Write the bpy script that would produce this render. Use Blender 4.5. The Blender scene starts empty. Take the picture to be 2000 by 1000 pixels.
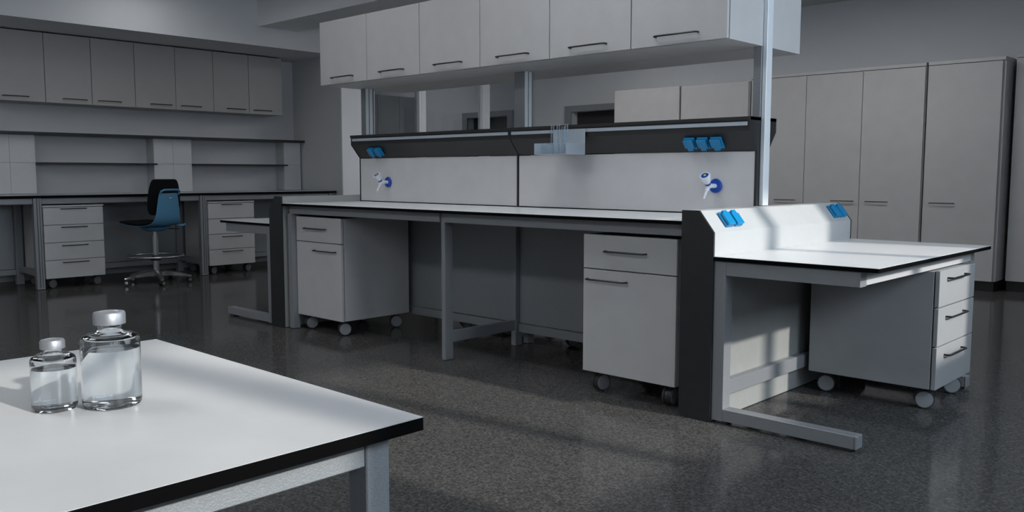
import bpy, bmesh, math, random
from mathutils import Vector, Matrix
random.seed(4)
scene = bpy.context.scene
COL = scene.collection

# ------------------------------------------------------------------ camera
F_PX, YAW, PITCH, ROLL = 1700.44, 0.7561, -0.0941, 0.0011
fw = Vector((-math.sin(YAW) * math.cos(PITCH), math.cos(YAW) * math.cos(PITCH), math.sin(PITCH)))
rt = Vector((math.cos(YAW), math.sin(YAW), 0.0))
up = rt.cross(fw)
rt2 = rt * math.cos(ROLL) + up * math.sin(ROLL)
up2 = -rt * math.sin(ROLL) + up * math.cos(ROLL)
cam_data = bpy.data.cameras.new('camera')
cam_data.sensor_width = 36.0
cam_data.lens = F_PX / 2000.0 * 36.0
cam_data.clip_start = 0.02
cam = bpy.data.objects.new('camera', cam_data)
COL.objects.link(cam)
m = Matrix((rt2, up2, -fw)).transposed().to_4x4()
m.translation = (2.1493, -3.4009, 1.1134)
cam.matrix_world = m
scene.camera = cam

# ------------------------------------------------------------------ world, sun, exposure
world = bpy.data.worlds.new('sky')
scene.world = world
world.use_nodes = True
bg = world.node_tree.nodes['Background']
bg.inputs['Color'].default_value = (0.74, 0.87, 1.0, 1)
bg.inputs['Strength'].default_value = 8.2
sun_data = bpy.data.lights.new('sun', 'SUN')
sun_data.energy = 3.7
sun_data.angle = math.radians(1.8)
sun_data.color = (1.0, 0.95, 0.88)
sun = bpy.data.objects.new('sun', sun_data)
COL.objects.link(sun)
SUN_DIR = Vector((-1.0, -0.125, -0.526)).normalized()
sun.rotation_euler = SUN_DIR.to_track_quat('-Z', 'Y').to_euler()
sun.location = (6, 1, 5)

vs = scene.view_settings
vs.view_transform = 'Standard'
vs.look = 'None'
vs.exposure = 0.0
vs.gamma = 1.0
vs.use_curve_mapping = False

# ------------------------------------------------------------------ materials
def new_mat(name):
    mt = bpy.data.materials.new(name)
    mt.use_nodes = True
    return mt, mt.node_tree.nodes, mt.node_tree.links, mt.node_tree.nodes['Principled BSDF']

def mat(name, col, rough=0.5, metal=0.0, spec=0.5, grain=0.06, gscale=60.0, bump=0.0, bscale=300.0, stretch=(1, 1, 1)):
    """Plain procedural surface: colour with faint mottling and fine relief."""
    mt, nd, lk, b = new_mat(name)
    b.inputs['Roughness'].default_value = rough
    b.inputs['Metallic'].default_value = metal
    b.inputs['Specular IOR Level'].default_value = spec
    tc = nd.new('ShaderNodeTexCoord')
    mp = nd.new('ShaderNodeMapping')
    mp.inputs['Scale'].default_value = stretch
    lk.new(tc.outputs['Object'], mp.inputs['Vector'])
    nz = nd.new('ShaderNodeTexNoise')
    nz.inputs['Scale'].default_value = gscale
    nz.inputs['Detail'].default_value = 4
    lk.new(mp.outputs['Vector'], nz.inputs['Vector'])
    rp = nd.new('ShaderNodeValToRGB')
    rp.color_ramp.elements[0].position = 0.3
    rp.color_ramp.elements[1].position = 0.7
    rp.color_ramp.elements[0].color = tuple(c * (1 - grain) for c in col) + (1,)
    rp.color_ramp.elements[1].color = tuple(min(1, c * (1 + grain)) for c in col) + (1,)
    lk.new(nz.outputs['Fac'], rp.inputs['Fac'])
    lk.new(rp.outputs['Color'], b.inputs['Base Color'])
    if bump:
        n2 = nd.new('ShaderNodeTexNoise')
        n2.inputs['Scale'].default_value = bscale
        n2.inputs['Detail'].default_value = 3
        lk.new(mp.outputs['Vector'], n2.inputs['Vector'])
        bp = nd.new('ShaderNodeBump')
        bp.inputs['Strength'].default_value = bump
        bp.inputs['Distance'].default_value = 0.002
        lk.new(n2.outputs['Fac'], bp.inputs['Height'])
        lk.new(bp.outputs['Normal'], b.inputs['Normal'])
    return mt

M = {}
M['cabinet'] = mat('grey_laminate', (0.48, 0.48, 0.485), 0.42, grain=0.03, gscale=9, bump=0.06, bscale=700)
M['cab_warm'] = mat('warm_grey_laminate', (0.49, 0.475, 0.47), 0.45, grain=0.03, gscale=7, bump=0.05, bscale=600)
M['cab_shaded'] = mat('shaded_brown_laminate', (0.40, 0.385, 0.38), 0.5, grain=0.03, gscale=9, bump=0.05, bscale=700)  # brownish tint, with the shade under the bulkhead put into the colour
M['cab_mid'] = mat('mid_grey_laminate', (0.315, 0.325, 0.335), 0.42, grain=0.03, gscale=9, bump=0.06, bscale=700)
M['desk_top'] = mat('white_desk_laminate', (0.70, 0.71, 0.72), 0.28, grain=0.02, gscale=5)
M['column'] = mat('speckled_white_panel', (0.58, 0.59, 0.60), 0.55, grain=0.07, gscale=160, bump=0.08, bscale=500)
M['splash'] = mat('light_panel', (0.55, 0.55, 0.56), 0.40, grain=0.03, gscale=8, bump=0.05, bscale=700)
M['white_top'] = mat('white_laminate', (0.86, 0.865, 0.87), 0.28, grain=0.02, gscale=5)
M['table_top'] = mat('white_table_laminate', (0.53, 0.54, 0.55), 0.42, grain=0.05, gscale=5)
M['riser'] = mat('white_metal', (0.44, 0.455, 0.46), 0.40, grain=0.015, gscale=20)
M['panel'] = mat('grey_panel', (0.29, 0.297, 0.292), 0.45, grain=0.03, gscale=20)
M['black_core'] = mat('black_core', (0.002, 0.002, 0.0022), 0.6, spec=0.06, grain=0.1)
M['anthracite'] = mat('anthracite', (0.017, 0.018, 0.020), 0.45, grain=0.1, gscale=30, bump=0.04)
M['ledge'] = mat('dark_ledge', (0.015, 0.015, 0.016), 0.42, grain=0.1, gscale=30)
M['black_handle'] = mat('black_handle', (0.010, 0.010, 0.011), 0.35, grain=0.1)
M['black_fabric'] = mat('black_fabric', (0.004, 0.004, 0.005), 0.9, spec=0.2, grain=0.2, gscale=300, bump=0.2)
M['alu'] = mat('grey_metal', (0.255, 0.268, 0.285), 0.42, metal=0.25, grain=0.05, gscale=140, bump=0.10, bscale=420)
M['alu_light'] = mat('light_aluminium', (0.74, 0.78, 0.82), 0.38, metal=0.2, grain=0.04, gscale=200)
M['hammered'] = mat('hammered_metal', (0.31, 0.335, 0.355), 0.42, metal=0.2, grain=0.05, gscale=200, bump=0.55, bscale=380)
M['slot'] = mat('dark_slot', (0.02, 0.025, 0.03), 0.6, grain=0.1)
M['chrome'] = mat('brushed_chrome', (0.55, 0.56, 0.58), 0.25, metal=0.9, grain=0.03, gscale=200)
M['cap_metal'] = mat('cap_aluminium', (0.35, 0.37, 0.40), 0.42, metal=0.6, grain=0.03, gscale=300)
M['socket'] = mat('blue_plastic', (0.004, 0.215, 0.47), 0.35, grain=0.03)
M['tap_blue'] = mat('deep_blue_plastic', (0.005, 0.065, 0.38), 0.35, grain=0.03)
M['tap_white'] = mat('white_plastic', (0.72, 0.75, 0.80), 0.30, grain=0.02)
M['yellow'] = mat('yellow_plastic', (0.75, 0.62, 0.02), 0.4, grain=0.02)
M['chair_blue'] = mat('blue_shell', (0.085, 0.25, 0.41), 0.38, grain=0.03)
M['logo'] = mat('pale_badge', (0.6, 0.6, 0.55), 0.4, grain=0.02)
M['wheel_grey'] = mat('grey_wheel', (0.24, 0.255, 0.27), 0.45, grain=0.03)
M['wheel_mid'] = mat('mid_grey_wheel', (0.11, 0.115, 0.12), 0.45, grain=0.03)
M['wheel_dark'] = mat('dark_wheel', (0.03, 0.032, 0.036), 0.5, grain=0.05)
M['wheel_black'] = mat('black_wheel', (0.008, 0.008, 0.009), 0.5, grain=0.05)
M['wall'] = mat('painted_wall', (0.61, 0.615, 0.63), 0.8, spec=0.2, grain=0.02, gscale=3, bump=0.05, bscale=250)
M['wall_white'] = mat('white_painted_wall', (0.68, 0.69, 0.71), 0.8, spec=0.2, grain=0.02, gscale=3, bump=0.05, bscale=250)
M['lit_white'] = mat('lit_white_paint', (0.88, 0.89, 0.91), 0.7, spec=0.2, grain=0.02, gscale=3)  # white raised to put window light into the stub's end face
M['ceiling'] = mat('ceiling_paint', (0.55, 0.55, 0.55), 0.85, spec=0.2, grain=0.02, gscale=3)
M['door'] = mat('dark_door', (0.030, 0.028, 0.028), 0.5, grain=0.08, gscale=10)
M['door_frame'] = mat('grey_door_frame', (0.26, 0.27, 0.28), 0.5, grain=0.03, gscale=20)
M['window_frame'] = mat('white_window_frame', (0.88, 0.89, 0.90), 0.45, grain=0.02, gscale=20)
M['plinth'] = mat('black_plinth', (0.010, 0.009, 0.009), 0.5, grain=0.1)
M['steel'] = mat('pale_steel_sheet', (0.46, 0.52, 0.58), 0.35, metal=0.35, grain=0.03, gscale=60)

def floor_mat():
    mt, nd, lk, b = new_mat('speckled_dark_floor')
    tc = nd.new('ShaderNodeTexCoord')
    def noise(scale, detail, rough=0.6):
        n = nd.new('ShaderNodeTexNoise')
        n.inputs['Scale'].default_value = scale
        n.inputs['Detail'].default_value = detail
        n.inputs['Roughness'].default_value = rough
        lk.new(tc.outputs['Object'], n.inputs['Vector'])
        return n
    n1 = noise(105, 6, 0.68)
    n2 = noise(2.2, 3)
    n3 = noise(38, 4, 0.6)
    rp = nd.new('ShaderNodeValToRGB')
    e = rp.color_ramp.elements
    e[0].position, e[0].color = 0.33, (0.038, 0.0375, 0.0365, 1)
    e[1].position, e[1].color = 0.72, (0.195, 0.191, 0.185, 1)
    k = e.new(0.5)
    k.color = (0.088, 0.087, 0.084, 1)
    lk.new(n1.outputs['Fac'], rp.inputs['Fac'])
    def mult(c, n, f):
        mx = nd.new('ShaderNodeMixRGB')
        mx.blend_type = 'MULTIPLY'
        mx.inputs['Fac'].default_value = f
        lk.new(c, mx.inputs['Color1'])
        lk.new(n.outputs['Fac'], mx.inputs['Color2'])
        return mx.outputs['Color']
    colr = mult(mult(rp.outputs['Color'], n2, 0.25), n3, 0.30)
    bp = nd.new('ShaderNodeBump')
    bp.inputs['Strength'].default_value = 0.02
    bp.inputs['Distance'].default_value = 0.0012
    lk.new(n1.outputs['Fac'], bp.inputs['Height'])
    mr = nd.new('ShaderNodeMapRange')
    mr.inputs['To Min'].default_value = 0.05
    mr.inputs['To Max'].default_value = 0.15
    lk.new(n1.outputs['Fac'], mr.inputs['Value'])
    # worn polish: a diffuse body under a partly polished coat
    df = nd.new('ShaderNodeBsdfDiffuse')
    gl = nd.new('ShaderNodeBsdfGlossy')
    fr_ = nd.new('ShaderNodeFresnel')
    fr_.inputs['IOR'].default_value = 1.36
    sc_ = nd.new('ShaderNodeMath')
    sc_.operation = 'MULTIPLY'
    sc_.inputs[1].default_value = 0.62
    ms = nd.new('ShaderNodeMixShader')
    lk.new(colr, df.inputs['Color'])
    gl.inputs['Color'].default_value = (1, 1, 1, 1)
    lk.new(mr.outputs['Result'], gl.inputs['Roughness'])
    for sh_ in (df, gl):
        lk.new(bp.outputs['Normal'], sh_.inputs['Normal'])
    lk.new(fr_.outputs['Fac'], sc_.inputs[0])
    lk.new(sc_.outputs['Value'], ms.inputs['Fac'])
    lk.new(df.outputs['BSDF'], ms.inputs[1])
    lk.new(gl.outputs['BSDF'], ms.inputs[2])
    out = [n for n in nd if n.type == 'OUTPUT_MATERIAL'][0]
    lk.new(ms.outputs['Shader'], out.inputs['Surface'])
    return mt
M['floor'] = floor_mat()

def glass_mat(name, col, ior, rough=0.0):
    mt, nd, lk, b = new_mat(name)
    b.inputs['Base Color'].default_value = col + (1,)
    b.inputs['Roughness'].default_value = rough
    b.inputs['IOR'].default_value = ior
    b.inputs['Transmission Weight'].default_value = 1.0
    # transmitted light keeps the glass from casting an opaque shadow
    return mt
M['glass'] = glass_mat('bottle_glass', (0.97, 0.99, 1.0), 1.38)
def tube_mat():
    """Thin-walled clear glass: see-through, brighter where seen edge-on."""
    mt, nd, lk, b = new_mat('tube_glass')
    out = [n for n in nd if n.type == 'OUTPUT_MATERIAL'][0]
    tr = nd.new('ShaderNodeBsdfTransparent')
    tr.inputs['Color'].default_value = (0.93, 0.96, 0.98, 1)
    b.inputs['Base Color'].default_value = (0.55, 0.62, 0.68, 1)
    b.inputs['Roughness'].default_value = 0.08
    lw = nd.new('ShaderNodeLayerWeight')
    lw.inputs['Blend'].default_value = 0.28
    ms = nd.new('ShaderNodeMixShader')
    lk.new(lw.outputs['Facing'], ms.inputs['Fac'])
    lk.new(tr.outputs['BSDF'], ms.inputs[1])
    lk.new(b.outputs['BSDF'], ms.inputs[2])
    lk.new(ms.outputs['Shader'], out.inputs['Surface'])
    return mt
M['tube_glass'] = tube_mat()
M['water'] = glass_mat('clear_liquid', (0.97, 0.99, 1.0), 1.33)

def pane_mat():
    """Thin tinted window pane: see-through with a mirror-like sheen."""
    mt, nd, lk, b = new_mat('tinted_pane')
    out = [n for n in nd if n.type == 'OUTPUT_MATERIAL'][0]
    tr = nd.new('ShaderNodeBsdfTransparent')
    tr.inputs['Color'].default_value = (0.80, 0.82, 0.84, 1)
    gl = nd.new('ShaderNodeBsdfGlossy')
    gl.inputs['Roughness'].default_value = 0.01
    gl.inputs['Color'].default_value = (0.9, 0.93, 0.96, 1)
    lw = nd.new('ShaderNodeFresnel')
    lw.inputs['IOR'].default_value = 1.6
    ms = nd.new('ShaderNodeMixShader')
    ge = nd.new('ShaderNodeNewGeometry')
    sb = nd.new('ShaderNodeMath')
    sb.operation = 'SUBTRACT'
    sb.inputs[0].default_value = 1.0
    lk.new(ge.outputs['Backfacing'], sb.inputs[1])
    mu_ = nd.new('ShaderNodeMath')
    mu_.operation = 'MULTIPLY'
    lk.new(lw.outputs['Fac'], mu_.inputs[0])
    lk.new(sb.outputs['Value'], mu_.inputs[1])
    lk.new(mu_.outputs['Value'], ms.inputs['Fac'])
    lk.new(tr.outputs['BSDF'], ms.inputs[1])
    lk.new(gl.outputs['BSDF'], ms.inputs[2])
    lk.new(ms.outputs['Shader'], out.inputs['Surface'])
    return mt
M['pane'] = pane_mat()

def lamp_mat(power):
    mt, nd, lk, b = new_mat('lamp_diffuser')
    b.inputs['Base Color'].default_value = (0.8, 0.8, 0.8, 1)
    b.inputs['Emission Color'].default_value = (0.97, 0.985, 1.0, 1)
    b.inputs['Emission Strength'].default_value = power
    return mt

# ------------------------------------------------------------------ mesh building
class MB:
    """Collects shapes (world or local coordinates) and links them as one mesh object."""
    def __init__(self):
        self.v, self.f, self.s = [], [], []

    def _bm(self, bm, smooth=False):
        o = len(self.v)
        bm.verts.ensure_lookup_table()
        bm.verts.index_update()
        self.v += [tuple(v.co) for v in bm.verts]
        for f in bm.faces:
            self.f.append([o + v.index for v in f.verts])
            self.s.append(smooth)
        bm.free()

    def box(self, x0, x1, y0, y1, z0, z1, bev=0.0015):
        bm = bmesh.new()
        bmesh.ops.create_cube(bm, size=1.0)
        for v in bm.verts:
            v.co = Vector(((x0 + x1) / 2 + v.co.x * (x1 - x0), (y0 + y1) / 2 + v.co.y * (y1 - y0), (z0 + z1) / 2 + v.co.z * (z1 - z0)))
        b = min(bev, 0.3 * min(abs(x1 - x0), abs(y1 - y0), abs(z1 - z0)))
        if b > 1e-5:
            bmesh.ops.bevel(bm, geom=bm.edges[:], offset=b, segments=1, affect='EDGES', profile=0.5)
        bmesh.ops.recalc_face_normals(bm, faces=bm.faces[:])
        self._bm(bm)
        return self

    def prism(self, pts, axis, a0, a1, bev=0.0):
        """pts: 2-D outline; axis 'x' -> pts are (y,z), 'y' -> (x,z), 'z' -> (x,y)."""
        bm = bmesh.new()
        def P(p, a):
            return {'x': (a, p[0], p[1]), 'y': (p[0], a, p[1]), 'z': (p[0], p[1], a)}[axis]
        lo = [bm.verts.new(P(p, a0)) for p in pts]
        hi = [bm.verts.new(P(p, a1)) for p in pts]
        n = len(pts)
        bm.faces.new(lo)
        bm.faces.new(hi[::-1])
        for i in range(n):
            bm.faces.new((lo[i], hi[i], hi[(i + 1) % n], lo[(i + 1) % n]))
        bmesh.ops.recalc_face_normals(bm, faces=bm.faces[:])
        if bev:
            bmesh.ops.bevel(bm, geom=bm.edges[:], offset=bev, segments=1, affect='EDGES', profile=0.5)
        self._bm(bm)
        return self

    def lathe(self, prof, seg=32, M4=None, smooth=True):
        """prof: list of (r,z) revolved about z, then placed by the matrix M4."""
        bm = bmesh.new()
        rings = []
        for r, z in prof:
            if r < 1e-6:
                rings.append([bm.verts.new((0, 0, z))])
            else:
                rings.append([bm.verts.new((r * math.cos(2 * math.pi * k / seg), r * math.sin(2 * math.pi * k / seg), z)) for k in range(seg)])
        for a, b in zip(rings[:-1], rings[1:]):
            for k in range(seg):
                k2 = (k + 1) % seg
                if len(a) == 1 and len(b) == 1:
                    continue
                if len(a) == 1:
                    bm.faces.new((a[0], b[k2], b[k]))
                elif len(b) == 1:
                    bm.faces.new((a[k], a[k2], b[0]))
                else:
                    bm.faces.new((a[k], a[k2], b[k2], b[k]))
        if M4 is not None:
            bm.transform(M4)
        bmesh.ops.recalc_face_normals(bm, faces=bm.faces[:])
        self._bm(bm, smooth)
        return self

    def tube(self, pts, r, seg=10, closed=False, sx=1.0):
        """Round bar along a polyline."""
        bm = bmesh.new()
        pts = [Vector(p) for p in pts]
        n = len(pts)
        rings = []
        prev = None
        for i, p in enumerate(pts):
            if closed:
                t = (pts[(i + 1) % n] - pts[i - 1]).normalized()
            else:
                t = (pts[min(i + 1, n - 1)] - pts[max(i - 1, 0)]).normalized()
            if prev is None:
                a = Vector((0, 0, 1)) if abs(t.z) < 0.9 else Vector((1, 0, 0))
                u = t.cross(a).normalized()
            else:
                u = (prev - t * prev.dot(t)).normalized()
            prev = u
            w = t.cross(u)
            rings.append([bm.verts.new(p + u * (r * math.cos(2 * math.pi * k / seg)) + w * (r * sx * math.sin(2 * math.pi * k / seg))) for k in range(seg)])
        rng = range(n) if closed else range(n - 1)
        for i in rng:
            a, b = rings[i], rings[(i + 1) % n]
            for k in range(seg):
                bm.faces.new((a[k], a[(k + 1) % seg], b[(k + 1) % seg], b[k]))
        if not closed:
            bm.faces.new(rings[0])
            bm.faces.new(rings[-1][::-1])
        bmesh.ops.recalc_face_normals(bm, faces=bm.faces[:])
        self._bm(bm, True)
        return self

    def build(self, name, material, parent=None, origin=None):
        vs_ = [Vector(v) for v in self.v]
        if parent is not None:
            off = Vector(WORLD.get(parent, (0, 0, 0)))
        elif origin is not None:
            off = Vector(origin)
        else:
            lo = [min(v[i] for v in vs_) for i in range(3)]
            hi = [max(v[i] for v in vs_) for i in range(3)]
            off = Vector(((lo[0] + hi[0]) / 2, (lo[1] + hi[1]) / 2, lo[2]))
        me = bpy.data.meshes.new(name)
        me.from_pydata([tuple(v - off) for v in vs_], [], self.f)
        me.polygons.foreach_set('use_smooth', self.s)
        me.materials.append(M[material])
        me.update()
        if any(self.s):
            try:
                me.set_sharp_from_angle(angle=math.radians(38))
            except Exception:
                pass
        o = bpy.data.objects.new(name, me)
        COL.objects.link(o)
        if parent is not None:
            o.parent = parent
            WORLD[o] = tuple(off)
        else:
            o.location = off
            WORLD[o] = tuple(off)
        return o

WORLD = {}      # object -> world position of its origin (no rotations inside)

def tag(o, label=None, cat=None, group=None, kind=None):
    if label: o['label'] = label
    if cat: o['category'] = cat
    if group: o['group'] = group
    if kind: o['kind'] = kind
    return o

def thing(name, label, cat, loc, group=None):
    o = bpy.data.objects.new(name, None)
    o.empty_display_size = 0.1
    COL.objects.link(o)
    o.location = loc
    WORLD[o] = tuple(loc)
    return tag(o, label, cat, group)

def struct(name, mb, material, parent=None):
    o = mb.build(name, material, parent)
    if parent is None:
        o['kind'] = 'structure'
    return o

def struct_root(name, loc):
    o = bpy.data.objects.new(name, None)
    COL.objects.link(o)
    o.location = loc
    WORLD[o] = tuple(loc)
    o['kind'] = 'structure'
    return o

def B(*a, **k):
    return MB().box(*a, **k)

def handle_bar(c, along, out, length, material, parent, r=0.0048, depth=0.028, name='handle'):
    """Bow handle: bar with rounded bends into the front. c = centre on the front face."""
    c, a, o = Vector(c), Vector(along).normalized(), Vector(out).normalized()
    h = length / 2
    bend = 0.012
    pts = [c - a * h, c - a * h + o * (depth - bend), c - a * (h - bend * 0.3) + o * (depth - bend * 0.3), c - a * (h - bend) + o * depth,
           c + a * (h - bend) + o * depth, c + a * (h - bend * 0.3) + o * (depth - bend * 0.3), c + a * h + o * (depth - bend), c + a * h]
    return MB().tube(pts, r, 8).build(name, material, parent)

# ------------------------------------------------------------------ room shell
X_L, Y_B, X_R, Y_F, Z_C = -7.74, 6.35, 3.0, -6.2, 3.03
X_G, Y_S = -6.68, 2.95            # line of the glazed partition and the wall stub beside the bench
Z_S = 2.535                       # underside of the bulkhead over the left bench
struct('floor', B(-10.4, X_R + 0.2, Y_F - 0.2, Y_B + 0.2, -0.1, 0.0, bev=0), 'floor')
struct('ceiling', B(-10.4, X_R + 0.2, Y_F - 0.2, Y_B + 0.2, Z_C, Z_C + 0.1, bev=0), 'ceiling')
struct('wall_left', B(X_L - 0.15, X_L, Y_F, Y_S, 0, Z_C, bev=0), 'wall')
struct('wall_bulkhead', B(X_L, X_G - 0.02, Y_F, Y_S, Z_S, Z_C, bev=0), 'wall_white')
struct('wall_stub', B(X_L - 0.15, X_G - 0.021, Y_S, Y_S + 0.44, 0, Z_C, bev=0), 'wall')
struct('trim_lit_face', B(X_G - 0.02, X_G, Y_S, Y_S + 0.44, 0, Z_C, bev=0), 'lit_white')  # added facing; its brighter white stands in for window light on the stub
struct('wall_corridor', B(-10.4, -10.25, Y_S + 0.44, Y_B, 0, Z_C, bev=0), 'wall')
struct('wall_corridor_end', B(-10.25, X_L - 0.15, Y_S + 0.29, Y_S + 0.44, 0, Z_C, bev=0), 'wall')
# back wall with two door openings
mb = MB()
D1, D2 = (-5.87, -4.97), (-8.01, -7.13)
for x0, x1 in ((-10.4, D2[0]), (D2[1], D1[0]), (D1[1], X_R + 0.2)):
    mb.box(x0, x1, Y_B, Y_B + 0.2, 0, Z_C, bev=0)
for d in (D1, D2):
    mb.box(d[0], d[1], Y_B, Y_B + 0.2, 1.995, Z_C, bev=0)
struct('wall_back', mb, 'wall')
for i, d in enumerate((D1, D2)):
    r = struct_root('door_%d' % (i + 1), ((d[0] + d[1]) / 2, Y_B, 0))
    fr = MB()
    fr.box(d[0] - 0.115, d[0], Y_B - 0.03, Y_B, 0, 2.08).box(d[1], d[1] + 0.115, Y_B - 0.03, Y_B, 0, 2.08).box(d[0], d[1], Y_B - 0.03, Y_B, 1.995, 2.08)
    fr.build('door_frame', 'door_frame', r)
    B(d[0], d[1], Y_B + 0.12, Y_B + 0.16, 0, 1.995).build('door_leaf', 'door', r)
# ceiling beam along the room
struct('trim_ceiling_beam', B(X_G - 0.02, X_R, 1.85, 2.36, 2.744, Z_C, bev=0), 'lit_white')
struct('wall_above_partition', B(X_G - 0.1, X_G, Y_S + 0.44, Y_B, 2.60, Z_C, bev=0), 'wall')

# glazed partition behind the island: sill wall, mullions, panes
w = struct_root('window_1', (X_G - 0.05, 4.8, 0))
B(X_G - 0.08, X_G - 0.02, Y_S + 0.44, Y_B, 0.0, 0.9).build('sill_panel', 'wall', w)
for y0, y1 in ((4.185, 4.30), (5.36, 5.50)):
    mu = B(X_G - 0.10, X_G, y0, y1, 0.9, 2.60).build('mullion', 'window_frame', w)
    B(X_G - 0.0005, X_G + 0.006, y0 + 0.035, y0 + 0.05, 0.9, 2.60, bev=0).build('bead', 'window_frame', mu)
B(X_G - 0.10, X_G, 6.27, 6.35, 0.9, 2.60).build('mullion', 'window_frame', w)
B(X_G - 0.10, X_G, Y_S + 0.44, Y_S + 0.50, 0.9, 2.60).build('mullion', 'window_frame', w)
for y0, y1 in ((3.45, 4.185), (4.30, 5.36), (5.50, 6.27)):
    B(X_G - 0.062, X_G - 0.054, y0, y1, 0.9, 2.60, bev=0).build('pane', 'pane', w)

# window wall on the right, behind the viewer: (y0, y1, sill, head, mullions)
WINS = ((-1.02, 1.58, 1.37, 2.66, (0.92, -0.22)), (-3.85, -2.12, 1.58, 2.25, (-2.36, -3.3)))
mb = MB()
edge = Y_F
for y0, y1, sill, head, muls in sorted(WINS):
    mb.box(X_R, X_R + 0.2, edge, y0, 0, Z_C, bev=0)
    mb.box(X_R, X_R + 0.2, y0, y1, 0, sill, bev=0).box(X_R, X_R + 0.2, y0, y1, head, Z_C, bev=0)
    edge = y1
mb.box(X_R, X_R + 0.2, edge, Y_B, 0, Z_C, bev=0)
struct('wall_right', mb, 'wall')
for i, (y0, y1, sill, head, muls) in enumerate(WINS):
    r = struct_root('window_%d' % (i + 2), (X_R + 0.1, (y0 + y1) / 2, sill))
    for yy in muls:
        B(X_R + 0.06, X_R + 0.14, yy - 0.05, yy + 0.05, sill, head).build('mullion', 'window_frame', r)
    B(X_R + 0.06, X_R + 0.14, y0, y1, sill, sill + 0.03).build('window_sill', 'window_frame', r)
struct('wall_front', B(-7.9, X_R + 0.2, Y_F - 0.2, Y_F, 0, Z_C, bev=0), 'wall')

# daylight portals at the openings (they only guide the sky's light in)
def portal(loc, rot, sx, sy):
    d = bpy.data.lights.new('window_portal', 'AREA')
    d.shape = 'RECTANGLE'
    d.size, d.size_y = sx, sy
    d.cycles.is_portal = True
    o = bpy.data.objects.new('window_portal', d)
    COL.objects.link(o)
    o.location = loc
    o.rotation_euler = rot
for y0, y1, sill, head, muls in WINS:
    portal((X_R + 0.2, (y0 + y1) / 2, (sill + head) / 2), (0, math.pi / 2, 0), head - sill, y1 - y0)

# ceiling lamps: left bench one matches the bulkhead glow, the rest added fill
LAMPS = [(-5.7, 0.4, 3.3, 'nearest the left bench'), (-2.7, -0.6, 4.0, 'added as fill over the island front, left one'), (-0.7, -0.6, 6.0, 'added as fill over the island front, right one'),
         (-1.2, 3.9, 12.0, 'added as fill between the ceiling beam and the three-door tall cabinet'), (-4.2, 4.2, 12.0, 'added as fill before the far doors'),
         (-4.4, -3.8, 11.0, 'added as fill in the rear row, left one'), (-2.6, -3.8, 11.0, 'added as fill in the rear row, middle one'), (-0.8, -3.8, 11.0, 'added as fill in the rear row, right one'),
         (-8.7, 4.9, 6.0, 'added as fill in the corridor behind the glass')]
for x, y, power, where in LAMPS:
    t = thing('ceiling_light', 'white rectangular ceiling light panel ' + where, 'ceiling light', (x, y, Z_C - 0.03), 'ceiling light panels')
    M['lamp'] = lamp_mat(power)
    mb = MB()
    mb.box(x - 0.62, x + 0.62, y - 0.32, y - 0.30, Z_C - 0.03, Z_C - 0.001).box(x - 0.62, x + 0.62, y + 0.30, y + 0.32, Z_C - 0.03, Z_C - 0.001)
    mb.box(x - 0.62, x - 0.60, y - 0.30, y + 0.30, Z_C - 0.03, Z_C - 0.001).box(x + 0.60, x + 0.62, y - 0.30, y + 0.30, Z_C - 0.03, Z_C - 0.001)
    mb.build('frame', 'window_frame', t)
    B(x - 0.6, x + 0.6, y - 0.3, y + 0.3, Z_C - 0.022, Z_C - 0.012, bev=0).build('diffuser', 'lamp', t)

# ------------------------------------------------------------------ casters and cabinets
def caster(parent, x, y, ang, r=0.0445, face='wheel_grey', tread='wheel_dark'):
    """Twin-wheel caster on the floor under a cabinet; ang = direction of the axle."""
    a = Vector((math.cos(ang), math.sin(ang), 0))
    R = Matrix.Rotation(ang, 4, 'Z') @ Matrix.Rotation(math.pi / 2, 4, 'Y')
    T = Matrix.Translation((x, y, r + 0.001))
    fork = MB()
    fork.lathe([(0, 0.0), (0.011, 0.0), (0.011, 0.05), (0, 0.05)], 12, Matrix.Translation((x, y, r + 0.012)))
    fork.lathe([(0, -0.009), (r * 0.93, -0.009), (r * 0.93, 0.009), (0, 0.009)], 24, T @ R)
    fo = fork.build('caster', tread, parent)
    for s in (-1, 1):
        mb = MB()
        z0, z1 = (0.011, 0.024) if s > 0 else (-0.024, -0.011)
        mb.lathe([(0, z0), (r - 0.002, z0), (r, z0 + 0.003), (r, z1 - 0.003), (r - 0.002, z1), (0, z1)], 28, T @ R)
        mb.build('wheel', tread, fo)
        hb = MB()
        zz = 0.0241 if s > 0 else -0.0241
        hb.lathe([(0, zz), (r * 0.88, zz), (r * 0.84, zz + s * 0.002), (0, zz + s * 0.003)], 28, T @ R)
        hb.build('wheel_disc', face, fo)
    return fo

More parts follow.
